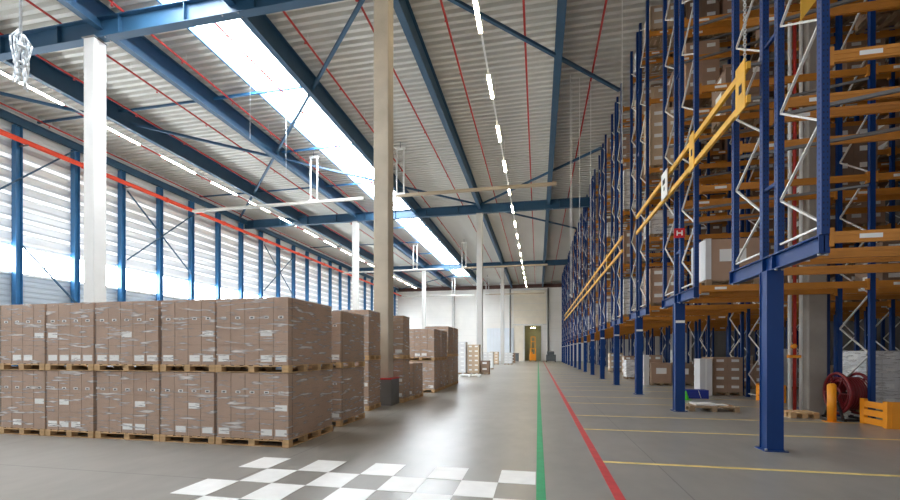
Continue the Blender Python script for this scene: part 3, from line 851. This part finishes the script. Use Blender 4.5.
ch = MB('steel'); z = 0
i = 0
while z < 6.1:
    ch.torus((0, 0, z + .05), ((1, 0, 0) if i % 2 else (0, 1, 0)),   .024, .008, 8, 5); z += .043; i += 1
ob('link_chain', ch, t)
# signs
t = thing('fire_alarm_sign', (3.53, 12.35, 4.62), 'small red square fire sign with white symbol on the second rack', 'sign')
ob('plate', MB('signred').box(0, 0, 0, .27, .02, .25), t)
ob('symbol', MB('paper').box(.06, -.004, .06, .09, -.001, .19).box(.18, -.004, .06, .21, -.001, .19).box(.09, -.004, .11, .18, -.001, .14), t)
t = thing('warning_sign', (4.12, 7.86, 6.9), 'yellow pointed warning plate high in the nearest rack', 'sign')
sg = MB('yellow', 'ink')
sg.v += [(0, 0, 0), (.55, 0, .75), (0, 0, .75), (0, .02, 0), (.55, .02, .75), (0, .02, .75)]
sg.f += [(0, 1, 2), (5, 4, 3), (0, 3, 4, 1), (1, 4, 5, 2), (2, 5, 3, 0)]; sg.mi += [0] * 5; sg.smooth += [False] * 5
ob('plate', sg, t)
ob('symbol', MB('ink').box(.06, -.006, .44, .10, -.001, .62).box(.06, -.006, .37, .10, -.001, .41), t)

# ------------------------------------------------------------------ machines by the far wall
t = thing('reach_truck', (-.85, 74.5, 0), 'orange lift truck with a tall mast standing in the dock opening', 'truck')
ob('body', MB('machorange').box(-.55, -.2, .15, .55, 1.4, 1.25).box(-.5, .2, 1.25, -.05, 1.3, 1.6), t, bevel=.06)
ms = MB('machorange')
for x in (-.36, .30): ms.box(x, -.42, .1, x + .12, -.26, 4.2)
for z in (.8, 2.1, 3.3, 4.1): ms.box(-.3, -.38, z, .36, -.3, z + .12)
ob('mast', ms, t)
ob('fork', MB('dsteel').box(-.3, -1.4, .1, -.16, -.42, .15), t); ob('fork', MB('dsteel').box(.16, -1.4, .1, .3, -.42, .15), t)
ob('roof_guard', MB('machorange').box(-.5, 0, 2.15, .5, 1.2, 2.22).bar((-.45, .05, 1.2), (-.45, .05, 2.15), .06, .06).bar((.45, .05, 1.2), (.45, .05, 2.15), .06, .06)
   .bar((-.45, 1.15, 1.2), (-.45, 1.15, 2.15), .06, .06).bar((.45, 1.15, 1.2), (.45, 1.15, 2.15), .06, .06), t)
for x in (-.56, .44):
    for y_ in (.1, 1.1): ob('wheel', MB('black').tube((x, y_, .17), (x + .12, y_, .17), .17, 16), t)
t = thing('cleaning_machine', (2.0, 69.0, 0), 'dark grey floor machine parked between the far wall and the racks', 'machine')
ob('body', MB('darkmach').box(-.75, 0, .2, .75, 1.3, 1.2).box(-.6, .5, 1.2, .5, 1.2, 1.7), t, bevel=.08)
ob('handle', MB('black').bar((-.5, -.1, 1.3), (.5, -.1, 1.3), .05, .05).bar((-.4, 0, 1.0), (-.4, -.1, 1.3), .04, .04).bar((.4, 0, 1.0), (.4, -.1, 1.3), .04, .04), t)
for x in (-.72, .6):
    for y_ in (.25, 1.05): ob('wheel', MB('black').tube((x, y_, .2), (x + .12, y_, .2), .2, 16), t)
t = thing('waste_container', (-3.55, 70.0, 0), 'dark grey waste container at the left of the dock opening', 'container')
ob('body', MB('darkmach').box(-.5, 0, .12, .5, 1.0, 1.35), t, bevel=.05); ob('lid', MB('black').box(-.54, -.04, 1.35, .54, 1.04, 1.43), t, bevel=.02)
for x in (-.45, .35): ob('wheel', MB('black').tube((x, .15, .1), (x + .1, .15, .1), .1, 12), t)
tag(ob('wall_pipe', MB('dsteel').tube((1.75, YF - .25, 0), (1.75, YF - .25, 12.9), .12, 10)), 'grey vertical pipe on the far wall right of the tall panels', 'pipe')
tag(ob('wall_pipe', MB('dsteel').tube((-4.9, YF - .25, 0), (-4.9, YF - .25, 12.9), .10, 10)), 'grey vertical pipe on the far wall left of the tall panels', 'pipe')

# ------------------------------------------------------------------ world: overcast ambient fill, let in by leaving out the wall behind the camera
W = D.worlds.new('World'); bpy.context.scene.world = W; W.use_nodes = True
bg = W.node_tree.nodes['Background']; bg.inputs[0].default_value = (.95, .97, 1.0, 1); bg.inputs[1].default_value = .55

# ------------------------------------------------------------------ camera
cam = D.cameras.new('camera'); co = D.objects.new('camera', cam); COL.objects.link(co)
cam.sensor_width = 36; cam.lens = 430 / 900 * 36; cam.shift_y = 102 / 900
cam.clip_start = .05; cam.clip_end = 300
co.location = (0, 0, 1.6); co.rotation_euler = (math.pi / 2, 0, math.atan(88 / 430))
sc = bpy.context.scene; sc.camera = co
sc.view_settings.view_transform = 'Standard'; sc.view_settings.look = 'None'
sc.view_settings.gamma = 1; sc.view_settings.use_curve_mapping = False; sc.view_settings.exposure = 0.3
sc.cycles.max_bounces = 8; sc.cycles.diffuse_bounces = 5; sc.cycles.glossy_bounces = 3; sc.cycles.transparent_max_bounces = 12
sc.cycles.sample_clamp_indirect = 6; sc.cycles.use_denoising = True
